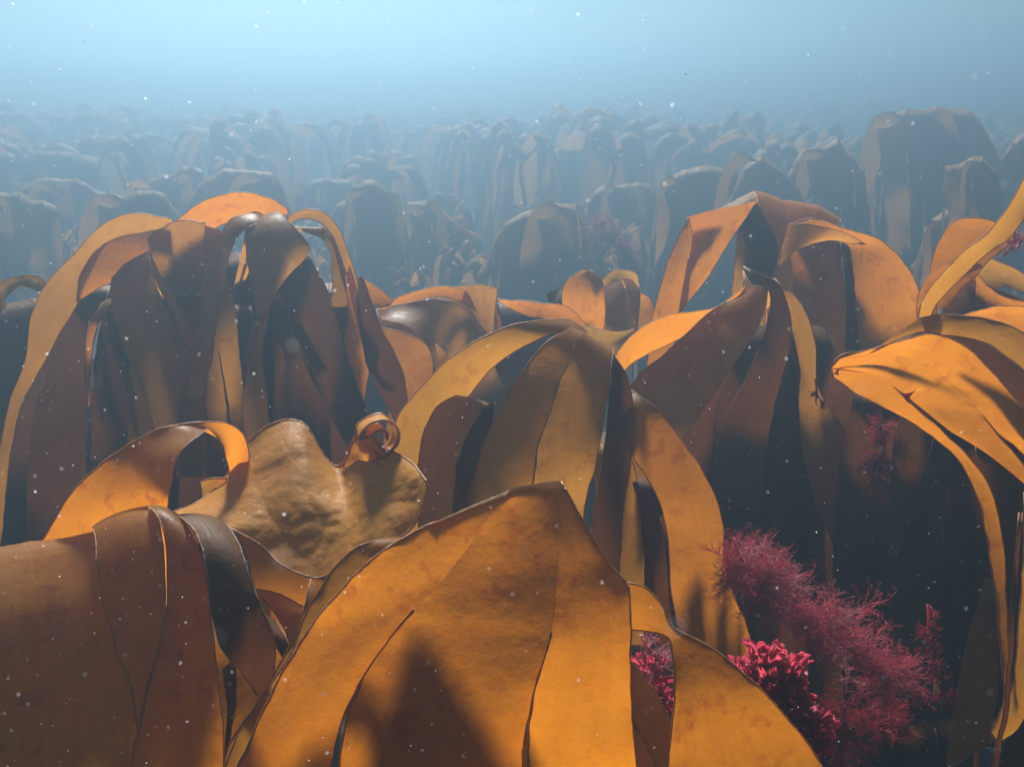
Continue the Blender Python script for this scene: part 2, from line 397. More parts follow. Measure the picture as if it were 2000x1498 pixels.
# ---- crinkled fan blade
p, s = plant('pale golden crinkled kelp fan with a curled knob, bumpy all over', (345, 1035, 1.22))
def crinkled():
    top = "335,1002 378,985 420,955 445,925 468,888 495,855 525,832 560,820 592,826 612,850 632,885 652,908 668,908 685,885 715,868 762,880 806,905 834,940"
    bot = "330,1022 372,1018 408,1020 440,1026 478,1045 510,1065 538,1092 565,1110 595,1122 622,1128 650,1118 690,1098 735,1072 775,1055 806,1030 822,1000 830,975 836,946"
    n = 170; nu = 52
    A = resample(xy(top), n); B = resample(xy(bot), n)
    g = []
    for i in range(n + 1):
        t = i / n; row = []
        for j in range(nu + 1):
            u = j / nu
            x = A[i][0] * (1 - u) + B[i][0] * u; y = A[i][1] * (1 - u) + B[i][1] * u
            base = 1.20 - .10 * t
            belly = .025 * math.sin(math.pi * min(1, u * 1.0)) * math.sin(math.pi * min(1, .12 + t * .85))
            lean = (.15 * (1 - u) - .03 * u) * math.sin(math.pi * min(1, t * 1.0)) ** .6
            q = P(x, y, base - belly + lean)
            nz = noise.noise(q * 22) * .0032 + abs(noise.noise(q * 46)) * .0024 + abs(noise.noise(q * 10)) * .012 + abs(noise.noise(q * 95)) * .0007
            row.append(q + Vector((0, -1, .5)) * nz)
        g.append(row)
    return g
L_ = Lam(); g = crinkled(); L_.grid(g)
for ed in (0, -1): L_.add(tube([r_[ed] for r_ in g], .0013, 5))
L_.build('blade', M_BUMPY, p)
def knob():
    g = []; n = 70; nu = 8
    c = P(742, 852, 1.21); ax = Vector((.25, -.95, .15)).normalized()
    e1 = ax.cross(Vector((0, 0, 1))).normalized(); e2 = e1.cross(ax).normalized()
    if e2.z < 0: e2 = -e2
    for i in range(n + 1):
        t = i / n
        if t < .28:                                   # neck rising out of the fan
            f = t / .28
            L0 = P(668, 912, 1.25).lerp(P(700, 838, 1.22), f); R0 = P(775, 905, 1.20).lerp(P(722, 850, 1.18), f)
            row = [L0.lerp(R0, j / nu) - Vector((0, .012 * math.sin(math.pi * j / nu), 0)) for j in range(nu + 1)]
        else:
            f = (t - .28) / .72; an = math.pi * (1.02) - f * math.pi * 3.1
            r_ = .027 * (1 - f * .72)
            w_ = .022 * (1 - .45 * f)
            p0 = c + (e1 * -1 if e1.x < 0 else e1) * (math.cos(an) * r_) + e2 * (math.sin(an) * r_)
            row = [p0 + ax * (w_ * (j / nu - .5) * 2) for j in range(nu + 1)]
        g.append([q + Vector((noise.noise(q * 40), noise.noise(q * 40 + Vector((5, 0, 0))), noise.noise(q * 40 + Vector((9, 0, 0))))) * .005 for q in row])
    return g
L_ = Lam(); g = knob(); L_.grid(g)
for ed in (0, -1): L_.add(tube([r_[ed] for r_ in g], .0016, 5))
L_.build('curled_tip', M_BUMPY, p)
blade(p, ["455,1026 480,1080 505,1160 590,1200 600,1240", "470,1024 505,1066 560,1108 622,1130 640,1140"], (1.20, 1.19, 1.18), M_GOLD, None, .04, .004, None, 0)
blade(p, ["500,1150 530,1190 560,1240 580,1300", "505,1150 545,1158 588,1182 610,1200"], (1.17, 1.16, 1.16), M_BROWN, None, .05, .004, None, 0)
blade(p, ["500,1190 520,1230 555,1290", "540,1215 560,1250 575,1290"], (1.2, 1.18, 1.17), M_DARK, None, .05, .004, None, 0)
# ---- centre kelp
p, s = plant('tall brown kelp behind the front fold, with a spotted glowing right strap', (1120, 830, 1.62))
blade(p, ["1118,622 1040,625 960,650 882,698 820,758 778,812 765,880 775,960 790,1050", "1150,648 1085,652 1010,684 955,724 915,775 880,830 865,900 855,960 850,1050"],
      [(1.47, 1.42, 1.41, 1.41, 1.41), (1.45, 1.43, 1.43, 1.42, 1.42)], M_BROWN, None, .05, .005, s, .02)
blade(p, ["892,768 858,790 832,830 820,885 815,950 820,1060", "960,790 950,800 922,850 900,900 888,960 880,1060"], (1.40, 1.37, 1.36), M_OLIVE, None, .05, .006, None, .02)
blade(p, ["940,800 915,850 893,905 888,960 880,1060", "968,786 955,840 940,880 925,950 915,1050"], (1.39, 1.36, 1.35), M_DARK, None, .08, .006, None, .01)
blade(p, ["1118,640 1062,672 1008,740 962,820 932,890 905,960 890,1060", "1140,650 1120,690 1096,735 1078,790 1052,860 1042,930 1030,1060",
          "1196,684 1192,720 1188,770 1178,830 1165,900 1148,960 1130,1080"],
      [(1.42, 1.38, 1.36, 1.35), (1.42, 1.37, 1.34, 1.33), (1.44, 1.38, 1.35, 1.34)], M_BROWN, {1: .16}, .07, .006, s, .03, 40, 8)
blade(p, ["1194,684 1190,760 1184,860 1165,960 1150,1080 1140,1200", "1198,686 1226,740 1238,800 1232,900 1218,1000 1205,1200"], (1.45, 1.42, 1.40, 1.4), M_DARK, None, .06, .006, s, .02)
blade(p, ["1222,768 1212,830 1240,900 1280,960 1305,1050 1310,1150 1330,1260 1350,1450", "1232,760 1284,800 1342,872 1386,942 1411,1015 1414,1090 1432,1160 1470,1260 1500,1450"],
      (1.44, 1.40, 1.38, 1.38, 1.40), M_GOLD, None, .05, .006, s, .02)
blade(p, ["1150,880 1165,960 1190,1040 1205,1110 1210,1260", "1215,850 1240,920 1260,1010 1268,1100 1270,1260"], (1.50, 1.48, 1.46), M_BROWN, None, .06, .006, s)
blade(p, ["1235,930 1250,1000 1258,1100 1262,1260", "1290,940 1310,1010 1318,1100 1322,1260"], (1.48, 1.46, 1.45), M_DARK, None, .06, .006, s)
blade(p, ["1198,860 1205,900 1222,948", "1216,862 1224,900 1226,950"], (1.46, 1.45, 1.45), M_GOLD, None, .05, .003)
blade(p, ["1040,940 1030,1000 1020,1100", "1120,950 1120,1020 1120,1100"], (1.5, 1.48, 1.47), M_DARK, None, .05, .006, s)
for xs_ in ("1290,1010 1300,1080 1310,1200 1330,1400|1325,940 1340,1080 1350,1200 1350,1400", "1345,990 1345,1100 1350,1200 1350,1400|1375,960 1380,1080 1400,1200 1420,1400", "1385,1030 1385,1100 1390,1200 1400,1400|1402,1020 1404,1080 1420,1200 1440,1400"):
    blade(p, xs_.split('|'), (1.45, 1.44, 1.44), M_DARK, None, .06, .006, None, 0)  # unseen blades added to shade the lower end of the glowing strap
# ---- right centre kelp with pointed crest
p, s = plant('dark kelp under a pale pointed crest, its left strap glowing yellow', (1490, 740, 2.05))
blade(p, ["1455,560 1392,604 1300,617 1232,656 1198,700 1188,760 1195,820", "1470,580 1388,614 1340,655 1268,690 1222,722 1200,770 1210,830"],
      [(1.84, 1.78, 1.75, 1.74), (1.86, 1.82, 1.79, 1.78)], M_GOLD, None, .04, .005, None, 0)
blade(p, ["1450,526 1455,552 1440,580 1384,612 1300,690 1240,742 1205,810 1200,900", "1451,526 1470,556 1498,570 1480,640 1420,730 1340,850 1315,900 1290,1000"],
      [(1.86, 1.80, 1.76, 1.74, 1.74), (1.86, 1.80, 1.74, 1.70, 1.70)], M_BROWN, None, .05, .007, s, .02, 40, 9)
blade(p, ["1452,527 1480,545 1505,580 1490,660 1455,740 1410,830 1390,960", "1453,527 1510,548 1535,585 1545,660 1520,760 1500,860 1480,1000"], (1.86, 1.80, 1.78, 1.78), M_DARK, None, .05, .007, s, .02)
blade(p, ["1500,548 1530,600 1560,700 1560,800 1570,900 1600,1000 1640,1090", "1512,548 1562,590 1592,660 1600,760 1655,850 1682,905 1670,985 1652,1100"],
      (1.86, 1.83, 1.82, 1.82), M_BROWN, None, .06, .007, s, .02)
blade(p, ["1500,600 1495,650 1472,705 1470,735", "1510,600 1512,650 1508,710 1490,760"], (1.90, 1.88, 1.88), M_GOLD, None, .05, .003, None, 0)
blade(p, ["1505,640 1500,700 1494,745 1530,805", "1510,640 1520,700 1528,750 1535,806"], (1.92, 1.9, 1.9), M_GOLD, None, .05, .003, None, 0)
blade(p, ["1425,690 1428,740 1427,800", "1436,690 1438,740 1434,802"], (1.95, 1.94, 1.93), M_OLIVE, None, .1, .003, None, 0)
for k, (xa, xb, yb) in enumerate(((1330, 1420, 1080), (1410, 1490, 1180), (1480, 1560, 1120))):
    blade(p, [[(1440 + k * 30, 640), (xa + 40, 760), (xa, 900), (xa - 10, yb)], [(1480 + k * 30, 640), (xb + 20, 760), (xb, 900), (xb, yb)]], (2.0, 1.96, 1.95), M_DARK, None, .06, .006, s)
for xa_, xb_, d_ in ((1280, 1400, 1.88), (1380, 1500, 1.9), (1480, 1600, 1.92), (1570, 1690, 1.9), (1240, 1340, 2.0)):  # extra dark blades, added to keep the lower right in shadow
    blade(p, [[(xa_ * .5 + 740, 640), (xa_, 800), (xa_ - 10, 1000), (xa_ + 10, 1350)], [(xb_ * .5 + 760, 640), (xb_, 800), (xb_ - 10, 1000), (xb_ - 30, 1620)]], (d_, d_, d_ - .03), M_DARK, None, .07, .01, s, .03, 20, 5, 0)
# ---- big right arch kelp
p, s = plant('wide brown kelp arch right of centre with a broad glowing disc like strap', (1500, 640, 2.55))
blade(p, ["1345,424 1322,470 1292,550 1275,620 1262,720 1250,800", "1400,408 1372,460 1345,520 1332,590 1320,650 1310,800"], (2.22, 2.2, 2.2, 2.2), M_GOLD, None, .05, .008, None, .0)
blade(p, ["1345,424 1352,470 1340,530 1330,580 1322,650", "1480,392 1440,450 1412,492 1380,545 1325,612"], (2.2, 2.19, 2.18), M_GOLD, None, .03, .006, None, .0)
blade(p, ["1405,408 1430,430 1455,480 1450,560 1420,640 1400,760", "1475,377 1480,400 1520,480 1500,560 1470,640 1440,760"], (2.30, 2.24, 2.22, 2.22), M_DARK, None, .05, .008, s, .03)
blade(p, ["1440,390 1440,460 1430,560 1420,700", "1475,376 1490,460 1490,560 1490,700", "1530,391 1540,460 1545,560 1545,700", "1600,398 1580,470 1560,560 1555,700", "1645,424 1625,480 1590,560 1580,700"], (2.32, 2.25, 2.23, 2.22), M_BROWN, None, .05, .008, s, .04)
blade(p, ["1540,440 1545,520 1560,600 1600,680 1622,760", "1632,455 1648,540 1653,610 1650,680 1648,760"], (2.24, 2.2, 2.19, 2.18), M_GOLD, None, .05, .006, s, .03)
blade(p, ["1522,520 1530,490 1590,470 1650,474 1664,510 1672,590 1676,640 1684,700",
          "1540,440 1590,426 1650,446 1722,472 1776,528 1797,585 1782,645 1700,692"],
      [(2.2, 2.17, 2.16, 2.16, 2.16), (2.18, 2.12, 2.08, 2.1, 2.13)], M_GOLD, None, .03, .006, None, 0, 50, 10)
blade(p, ["1525,520 1560,488 1612,470 1650,474", "1540,440 1590,440 1650,455 1690,478"], (2.12, 2.08, 2.1), M_BROWN, None, .05, .006, None, 0, 20, 6)
blade(p, ["1640,470 1652,560 1652,660 1655,800", "1680,480 1690,560 1690,660 1690,800"], (2.26, 2.24, 2.22), M_DARK, None, .06, .006, s)
blade(p, ["1500,512 1508,530 1512,560", "1524,512 1526,532 1524,556"], (2.4, 2.4, 2.4), M_GOLD, None, .05, .003, None, 0, 8, 4)
# ---- right hand kelp with pointed folded blade
p, s = plant('smooth orange kelp folded to a blunt tip at the right, slit into trailing straps', (1880, 640, 1.55))
blade(p, ["1632,735 1676,770 1752,808 1822,852 1880,905 1912,980 1928,1060 1945,1160 1958,1330", "1624,714 1680,724 1730,745 1795,800 1862,862 1925,940 1950,1040 1960,1160 1964,1330",
          "1640,696 1720,692 1800,712 1880,770 1960,860 2040,960 2120,1060", "1700,680 1762,665 1832,654 1900,690 1980,775 2080,880 2180,980"],
      [(1.415, 1.415, 1.42, 1.42, 1.42), (1.405, 1.405, 1.41, 1.415, 1.42), (1.385, 1.385, 1.39, 1.39, 1.39), (1.365, 1.36, 1.36, 1.36)], M_GOLD, {1: .17, 2: .5}, .05, .005, None, 0, 60, 9,
      div={1: ("1624,714 1680,724 1730,745 1790,792 1850,838 1905,866 1950,878", (1.40, 1.40, 1.395, 1.39)), 2: ("1640,696 1720,692 1800,715 1880,765 1950,840 2020,905 2100,980", 1.385)})
blade(p, ["1816,640 1762,662 1700,681 1650,690 1628,708 1628,728", "1850,640 1800,672 1720,694 1668,708 1640,716 1636,732"], [(1.45, 1.43, 1.41, 1.41), (1.45, 1.42, 1.40, 1.40)], M_GOLD, None, .03, .003, None, 0, 24, 5)
blade(p, ["1828,654 1880,690 1930,750 1990,830 2100,930", "1840,650 1910,664 1985,715 2040,760 2150,880"], (1.42, 1.40, 1.39), M_DARK, None, .05, .005, None, 0)
blade(p, ["1700,690 1790,652 1850,655 1920,668 1985,712 2060,780 2150,880", "1795,622 1850,614 1930,622 2000,650 2060,690 2120,740 2200,800"],
      [(1.37, 1.345, 1.33, 1.31), (1.36, 1.34, 1.32, 1.30)], M_BROWN, None, .04, .005, None, 0, 40, 8)
blade(p, ["1792,640 1800,590 1830,545 1880,495 1935,448 1975,395 2010,330", "1815,618 1835,585 1875,545 1925,500 1968,470 1992,440 2030,390"],
      [(1.37, 1.34, 1.31, 1.29), (1.37, 1.34, 1.31, 1.29)], M_BROWN, None, .06, .005, None, 0, 40, 8)
blade(p, ["1800,610 1812,540 1830,480 1865,432 1920,426 1960,440", "1850,600 1880,560 1905,540 1930,510 1970,480 1990,470"], (1.70, 1.72, 1.74), M_GOLD, None, .06, .005, None, 0)
blade(p, ["1798,640 1790,600 1805,550 1840,520 1890,500", "1830,620 1830,590 1840,570 1870,545 1920,520"], (1.66, 1.68, 1.70), M_GOLD, None, .06, .004, None, 0)
blade(p, ["1860,500 1910,500 1970,520 2060,560", "1850,600 1900,580 1970,560 2060,600"], (2.0, 1.98, 1.97), M_BROWN, None, .1, .008, None, 0)
blade(p, ["1850,560 1900,545 1960,570 2060,610", "1840,640 1900,610 1970,620 2060,680"], (1.96, 1.94, 1.92), M_DARK, None, .1, .008, None, 0)
blade(p, ["1905,530 1930,560 1960,580 2050,600", "1905,600 1930,600 1970,610 2050,660"], (1.93, 1.9, 1.88), M_GOLD, None, .1, .008, None, 0)
blade(p, ["1870,620 1940,600 2010,600 2100,620", "1850,640 1940,650 2010,680 2100,740"], (1.8, 1.8, 1.8), M_GOLD, None, .08, .006, None, 0)
for xa_, xb_, d_ in ((1640, 1760, 1.75), (1740, 1850, 1.68), (1830, 1950, 1.72), (1930, 2080, 1.66), (1700, 1820, 1.9), (1850, 1990, 1.9)):  # dark blades added behind the fold to deepen the shade there
    blade(p, [[(xa_ + 30, 760), (xa_, 900), (xa_ - 10, 1100), (xa_ + 10, 1400)], [(xb_ + 20, 760), (xb_, 900), (xb_ - 10, 1100), (xb_ - 30, 1400)]], (d_, d_, d_ - .03), M_DARK, None, .07, .01, s, .03, 20, 5, 0)
# dangling deep straps of it
blade(p, ["1905,860 1925,1050 1950,1200 1960,1350 1940,1600", "1985,820 1995,1050 2000,1200 2010,1350 2000,1600"], (1.5, 1.5, 1.5), M_DARK, None, .08, .006)
blade(p, ["1925,1130 1890,1250 1870,1350 1850,1500", "1950,1130 1950,1250 1948,1350 1930,1450"], (1.55, 1.52, 1.5), M_BROWN, None, .08, .006)
blade(p, ["2000,960 1995,1150 1980,1320 1950,1400 1935,1430", "2040,960 2030,1180 2020,1340 1990,1420 1950,1450"], (1.4, 1.4, 1.4), M_BROWN, None, .1, .004)
blade(p, ["1990,1000 1962,1360 1945,1450 1925,1600", "1997,1000 1972,1360 1955,1450 1940,1600"], (1.38, 1.38, 1.38), M_DARK, None, .1, .003)
# ---- big left kelp
p, s = plant('huge hazy brown kelp mound on the left under an orange cap', (430, 660, 2.3))
blade(p, ["335,428 262,416 200,438 142,500 92,552 62,615 50,700 22,772 2,860 -10,960 -20,1080", "340,445 285,452 215,470 165,530 152,590 112,660 74,730 42,790 20,880 10,960 0,1080"],
      [(1.91, 1.90, 1.90, 1.89), (1.93, 1.92, 1.90, 1.89)], M_BROWN, None, .03, .006, None, .0, 50, 6)
blade(p, ["330,432 250,446 190,486 156,540 148,588", "330,455 285,505 235,545 190,565 150,588"], [(1.97, 1.93, 1.9), (1.95, 1.91, 1.9)], M_GOLD, None, .04, .005, None, .02)
blade(p, ["330,442 350,430 392,396 460,376 518,382 562,408", "400,470 420,450 440,440 470,430 510,420 562,420"], [(1.94, 1.93, 1.95), (2.02, 2.0, 2.0)], M_GOLD, None, .05, .005, None, .0, 30, 8)
blade(p, ["286,470 300,455 345,432 400,434", "290,478 305,520 340,580 380,650"], (1.9, 1.89, 1.88), M_BROWN, None, .04, .006, None, .02, 20, 6)
blade(p, ["290,460 292,520 330,600 370,690 400,800 410,950", "348,432 360,500 390,560 415,640 440,760 450,950", "430,450 440,520 460,600 470,700 480,800 490,950"],
      (1.94, 1.88, 1.87, 1.86), M_BROWN, {1: .5}, .05, .008, s, .04)
blade(p, ["222,520 215,575 232,650 258,720 290,800 320,900", "290,488 305,560 345,640 378,710 400,800 410,900"], (1.90, 1.86, 1.84, 1.84), M_BROWN, None, .06, .008, s, .04)
blade(p, ["216,560 200,620 185,700 180,780 178,900", "262,530 262,620 255,700 250,800 250,900"], (1.98, 1.94, 1.93), M_DARK, None, .06, .006, s)
blade(p, ["150,560 120,640 90,740 60,850 40,1250", "215,560 190,640 170,740 170,850 170,1250"], (2.0, 1.96, 1.95), M_DARK, None, .06, .006, s)
blade(p, ["200,590 170,640 165,720 172,800", "225,580 190,640 178,700 176,790"], (1.95, 1.92, 1.92), M_GOLD, None, .06, .004, s)
blade(p, ["255,680 252,760 250,840 250,960", "258,680 280,750 310,810 340,900"], (1.92, 1.9, 1.88), M_BROWN, None, .05, .004, None, 0)
blade(p, ["215,650 195,690 190,760 200,820", "218,650 204,700 200,760 204,822"], (1.94, 1.92, 1.92), M_GOLD, None, .05, .003, None, 0)
blade(p, ["500,414 450,430 424,480 408,540 402,600 376,690 356,770 345,840 345,930", "520,430 474,452 446,500 436,560 425,625 415,690 400,770 395,840 395,930"],
      [(1.9, 1.85, 1.83, 1.83), (1.87, 1.82, 1.81, 1.81)], M_BROWN, None, .08, .005, s, .03, 44, 7)
blade(p, ["480,440 482,500 492,560 503,640 484,715 474,790 476,900", "545,415 604,484 562,540 532,590 512,690 520,760 532,900"],
      [(1.86, 1.80, 1.80, 1.80), (1.88, 1.82, 1.80, 1.80)], M_BROWN, None, .08, .005, s, .03, 44, 7)
blade(p, ["520,470 545,560 570,640 600,720 640,800 690,900", "600,490 640,570 665,650 690,730 715,800 740,900"], (1.93, 1.9, 1.89), M_DARK, None, .05, .007, s, .03)
blade(p, ["530,560 545,640 560,740 560,960", "600,520 620,620 640,740 650,960"], (2.0, 1.97, 1.95), M_DARK, None, .05, .007, s)
blade(p, ["400,600 420,700 425,800 430,960", "490,600 510,700 505,800 500,960"], (2.0, 1.97, 1.95), M_DARK, None, .05, .007, s)
blade(p, ["535,585 570,620 620,700", "545,570 590,610 635,690"], (1.93, 1.92, 1.91), M_BROWN, None, .05, .004, None, 0)
blade(p, ["570,440 600,455 640,480 650,560 640,640 650,720", "600,445 650,450 672,500 690,560 700,640 720,720"], (2.06, 2.0, 1.98), M_BROWN, None, .06, .006, s, .02)
blade(p, ["552,432 580,413 625,412 662,448 690,520 710,600 735,670 770,700", "558,446 585,428 620,432 650,462 672,520 690,590 712,650 740,700"], (1.98, 1.95, 1.93), M_BROWN, None, .04, .004, None, 0, 40, 5)
blade(p, ["622,438 655,470 680,540 700,600", "628,444 650,480 668,545 690,610"], (2.0, 1.98, 1.96), M_DARK, None, .04, .004, None, 0, 30, 4)
blade(p, ["675,540 680,620 672,680 690,750 706,808", "684,520 705,590 735,650 718,740 708,808"], (1.95, 1.92, 1.9), M_GOLD, None, .05, .004, None, 0, 30, 6)
blade(p, ["700,540 700,620 720,720 760,800 800,880", "708,540 745,640 785,720 800,800 830,900"], (1.92, 1.9, 1.9), M_DARK, None, .06, .006, None, 0)
blade(p, ["640,600 640,690 670,770 700,870 720,940", "680,600 680,700 712,790 740,850 790,940"], (1.98, 1.95, 1.93), M_DARK, None, .06, .006, None, 0)
blade(p, ["628,565 660,590 700,600", "660,630 690,625 705,610"], (2.02, 2.0, 1.98), M_BROWN, None, .06, .005, None, 0, 12, 5)
for k_, (xa_, xb_) in enumerate(((230, 340), (330, 430), (430, 520), (500, 600), (590, 700))):  # dark sheets added inside the mound to block haze showing through its gaps
    blade(p, [[(xa_, 500 + abs(k_ - 2) * 30), (xa_ - 20, 700), (xa_ - 30, 1000)], [(xb_, 490 + abs(k_ - 2) * 30), (xb_ + 15, 700), (xb_ + 10, 1000)]], (2.12, 2.1, 2.08), M_DARK, None, .06, .01, s, .03, 16, 5, 0)
for xa_, xb_, d_ in ((-140, 0, 2.35), (-40, 90, 2.3), (60, 190, 2.4), (150, 290, 2.45)):  # dark filler sheets, added to close the bright gap at the left edge
    blade(p, [[(xa_, 720), (xa_ - 10, 900), (xa_ - 20, 1250)], [(xb_, 700), (xb_ + 10, 900), (xb_, 1250)]], (d_, d_, d_), M_DARK, None, .06, .01, None, .0, 12, 5, 0)
# ---- edge left kelp
p, s = plant('kelp at the left edge with a small hooped strap', (-60, 760, 2.4))
blade(p, ["-60,610 -80,700 -90,800 -90,1300", "60,580 80,620 90,720 100,1300", "110,575 120,640 130,720 140,1300"], (2.2, 2.15, 2.12), M_DARK, None, .05, .008, s, .05)
blade(p, ["-60,600 0,555 40,538 80,540 92,560", "-50,640 0,612 10,585 40,562 88,572"], [(2.2, 2.12, 2.12), (2.14, 2.1, 2.1)], M_BROWN, None, .05, .004, None, 0)
blade(p, ["-40,500 -10,520 5,560 10,600", "-60,540 -30,560 -10,580 -5,610"], (2.2, 2.15, 2.12), M_GOLD, None, .05, .004, None, 0)
# ---- middle low kelp
p, s = plant('low kelp rolled over like a barrel in the gap left of centre', (860, 720, 2.9))
blade(p, ["735,603 745,690 760,780 780,900", "850,565 880,640 890,760 890,900", "968,562 972,620 965,720 960,900"], (2.5, 2.42, 2.4, 2.4), M_BROWN, None, .05, .01, s, .03, 34, 8, back_r=.07)
blade(p, ["740,606 780,580 840,562 880,560 912,572 930,606", "760,610 800,592 850,580 880,582 905,592 928,608"], (2.42, 2.40, 2.38), M_GOLD, None, .05, .004, None, 0)
blade(p, ["735,604 800,590 850,584 905,602 960,700 1000,800", "745,620 800,640 840,690 860,760 870,800 880,860"], [(2.38, 2.35, 2.36), (2.3, 2.28, 2.3)], M_BROWN, None, .05, .008, None, .02, 34, 9)
blade(p, ["885,560 940,556 972,564", "925,610 950,650 965,680"], (2.42, 2.38, 2.4), M_BROWN, None, .06, .005, None, .02, 16, 7)
blade(p, ["970,585 1010,588 1060,592 1110,600 1150,640", "990,600 1030,618 1060,622 1080,640 1100,700"], (2.4, 2.36, 2.34), M_GOLD, None, .06, .004, None, 0)
blade(p, ["965,592 980,640 960,720 940,860", "1080,598 1110,640 1130,700 1130,860"], (2.48, 2.42, 2.42), M_DARK, None, .06, .008, s, .04)
blade(p, ["745,640 790,650 832,672 846,710 838,760 800,840", "700,640 730,690 750,720 755,760 760,800 740,900"], (2.15, 2.12, 2.1), M_GOLD, None, .04, .006, None, 0, 30, 8)
blade(p, ["700,540 735,560 768,588", "690,620 720,605 760,598"], (2.3, 2.28, 2.26), M_GOLD, None, .05, .004, None, 0, 14, 6)
blade(p, ["850,672 870,690 880,720", "855,720 862,740 868,760"], (2.2, 2.18, 2.16), M_GOLD, None, .05, .004, None, 0, 8, 5)
p, s = plant('small kelp with one upright egg shaped yellow blade between centre and right', (1170, 760, 2.9))
blade(p, ["1150,690 1110,640 1098,590 1105,550 1135,530 1148,528", "1172,700 1180,640 1182,590 1176,550 1160,532 1150,528"], [(2.5, 2.46, 2.44, 2.48), (2.5, 2.48, 2.46, 2.5)], M_GOLD, None, .04, .005, None, 0, 30, 9)
blade(p, ["1066,574 1072,590 1095,640 1120,700", "1140,530 1100,560 1100,620 1125,700"], [(2.54, 2.5, 2.5), (2.56, 2.5, 2.5)], M_DARK, None, -.1, .004, None, 0, 20, 7)
blade(p, ["1176,560 1178,620 1190,700", "1205,528 1225,580 1215,640 1210,700", "1240,545 1250,570 1245,640 1240,700"], (2.62, 2.56, 2.54), M_BROWN, None, .05, .008, s, .04, 24, 6)
blade(p, ["1172,548 1200,528 1240,532 1250,560", "1180,562 1205,548 1230,545 1246,562"], (2.56, 2.52, 2.54), M_OLIVE, None, .06, .006, None, 0, 16, 6)
blade(p, ["1245,570 1270,585 1290,640", "1245,640 1260,650 1280,680"], (2.7, 2.68, 2.66), M_GOLD, None, .05, .005, None, 0, 14, 6)
blade(p, ["1110,625 1160,640 1210,648 1240,642", "1150,672 1180,680 1200,672 1235,650"], (2.2, 2.15, 2.14), M_OLIVE, None, .06, .006, None, 0, 20, 6)

# ================================================================== KELP FARTHER BACK: drapes hung from a traced ridge
def drape(label, ridge, hang, d, K, mat=M_FAR, spread=1.2, group=None, seed=1, tips=True, rise=.05):
    rs = random.Random(seed)
    if mat is not M_DARK and d > 2.9: d *= 1.8
    pts = resample(xy(ridge) if isinstance(ridge, str) else ridge, 40)
    cx = float(np.mean(pts[:, 0])); ytop = float(pts[:, 1].min())
    p, s = plant(label, (cx, ytop + hang * .55, d + .28), group)
    for q_ in range(1, 40): pts[q_, 1] += 12 * noise.noise(Vector((q_ * .22, seed * 3.7, 0))) + 8 * noise.noise(Vector((q_ * .6, seed, 5)))
    cuts = sorted([0, 1] + [min(.97, max(.03, (k + rs.uniform(-.28, .28)) / K)) for k in range(1, K)])
    def at(u):
        t = u * 40; i = min(39, int(t)); f = t - i; q = pts[i] * (1 - f) + pts[i + 1] * f
        return q[0], q[1]
    E, D, slt = [], [], {}
    K2 = K * 2
    us = [cuts[0]]
    for k in range(K): us += [(cuts[k] + cuts[k + 1]) / 2, cuts[k + 1]]
    hh = hang
    for k, u in enumerate(us):
        x, y = at(u); edge = k % 2 == 0
        h_ = hang * rs.uniform(.85, 1.1); sh = rs.uniform(-.04, .04) * hang
        dx = x - cx
        E.append([(x, y), (x + dx * (spread - 1) * .35 + sh * .3, y + h_ * .2), (cx + dx * (1 + (spread - 1) * .75) + sh, ytop + (y - ytop) * .7 + h_ * .55), (cx + dx * spread + sh * 1.5, ytop + (y - ytop) * .4 + h_)])
        z = (rs.uniform(.02, .07) if edge else -rs.uniform(.03, .08)) * d / 3.2
        D.append((d + .08, d + z * .2, d + z - .03, d + z - .03))
        if edge and 0 < k < K2: slt[k] = rs.uniform(.18, .6)
    blade(p, E, D, mat, slt, .05, .022, s, .035, 22, 3, .0018 if d < 4 else 0, M_RIMD, back_r=.09, name='blade', narrow=.14, gap=.03)
    wpx = pts[-1, 0] - pts[0, 0]
    if mat is not M_DARK:
        for sg in (-1, 1, -1, 1)[:rs.randint(1, 2)]:      # free straps arching out over the crest
            u = rs.uniform(.3, .7); x, y = at(u); ww = wpx * rs.uniform(.12, .2); rc = wpx * rs.uniform(.2, .45) * sg; up = hang * rs.uniform(-.06, .02); dn = hang * rs.uniform(.5, 1.0)
            e1_ = [(x, y + 12), (x + rc * .35, y - up), (x + rc * .8, y + dn * .12), (x + rc * 1.05, y + dn * .5), (x + rc * 1.1, y + dn)]
            e2_ = [(x - sg * ww * .4, y + 16), (x + rc * .3, y - up + ww * .8), (x + rc * .62, y + dn * .2), (x + rc * 1.05 - sg * ww, y + dn * .52), (x + rc * 1.06, y + dn)]
            blade(p, [e1_, e2_], [(d + .02, d - .06, d - .09, d - .08), (d + .0, d - .04, d - .07, d - .07)], mat, None, .04, .01, None, 0, 22, 4, .0016 if d < 4 else 0, M_RIMD)
    for k in range(2):          # an inner strap or two hanging behind the slits
        u = rs.uniform(.2, .7); x, y = at(u); x2, y2 = at(u + .22)
        blade(p, [[(x, y + 8), (x, y + hang * .5), (x + 10, y + hang)], [(x2, y2 + 8), (x2 + 6, y2 + hang * .5), (x2, y2 + hang)]], (d + .16, d + .14, d + .12), M_DARK, None, .08, .01, s, .03, 12, 4, 0)
    return p
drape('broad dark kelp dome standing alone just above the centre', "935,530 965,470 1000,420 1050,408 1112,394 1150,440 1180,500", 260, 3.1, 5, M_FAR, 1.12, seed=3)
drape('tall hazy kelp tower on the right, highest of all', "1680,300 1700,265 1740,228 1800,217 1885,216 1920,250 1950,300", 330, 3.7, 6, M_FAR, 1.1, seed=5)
drape('hazy kelp with striped vertical folds left of the tall tower', "1270,470 1285,380 1330,330 1400,318 1440,325", 330, 3.3, 4, M_FAR, 1.08, seed=8)
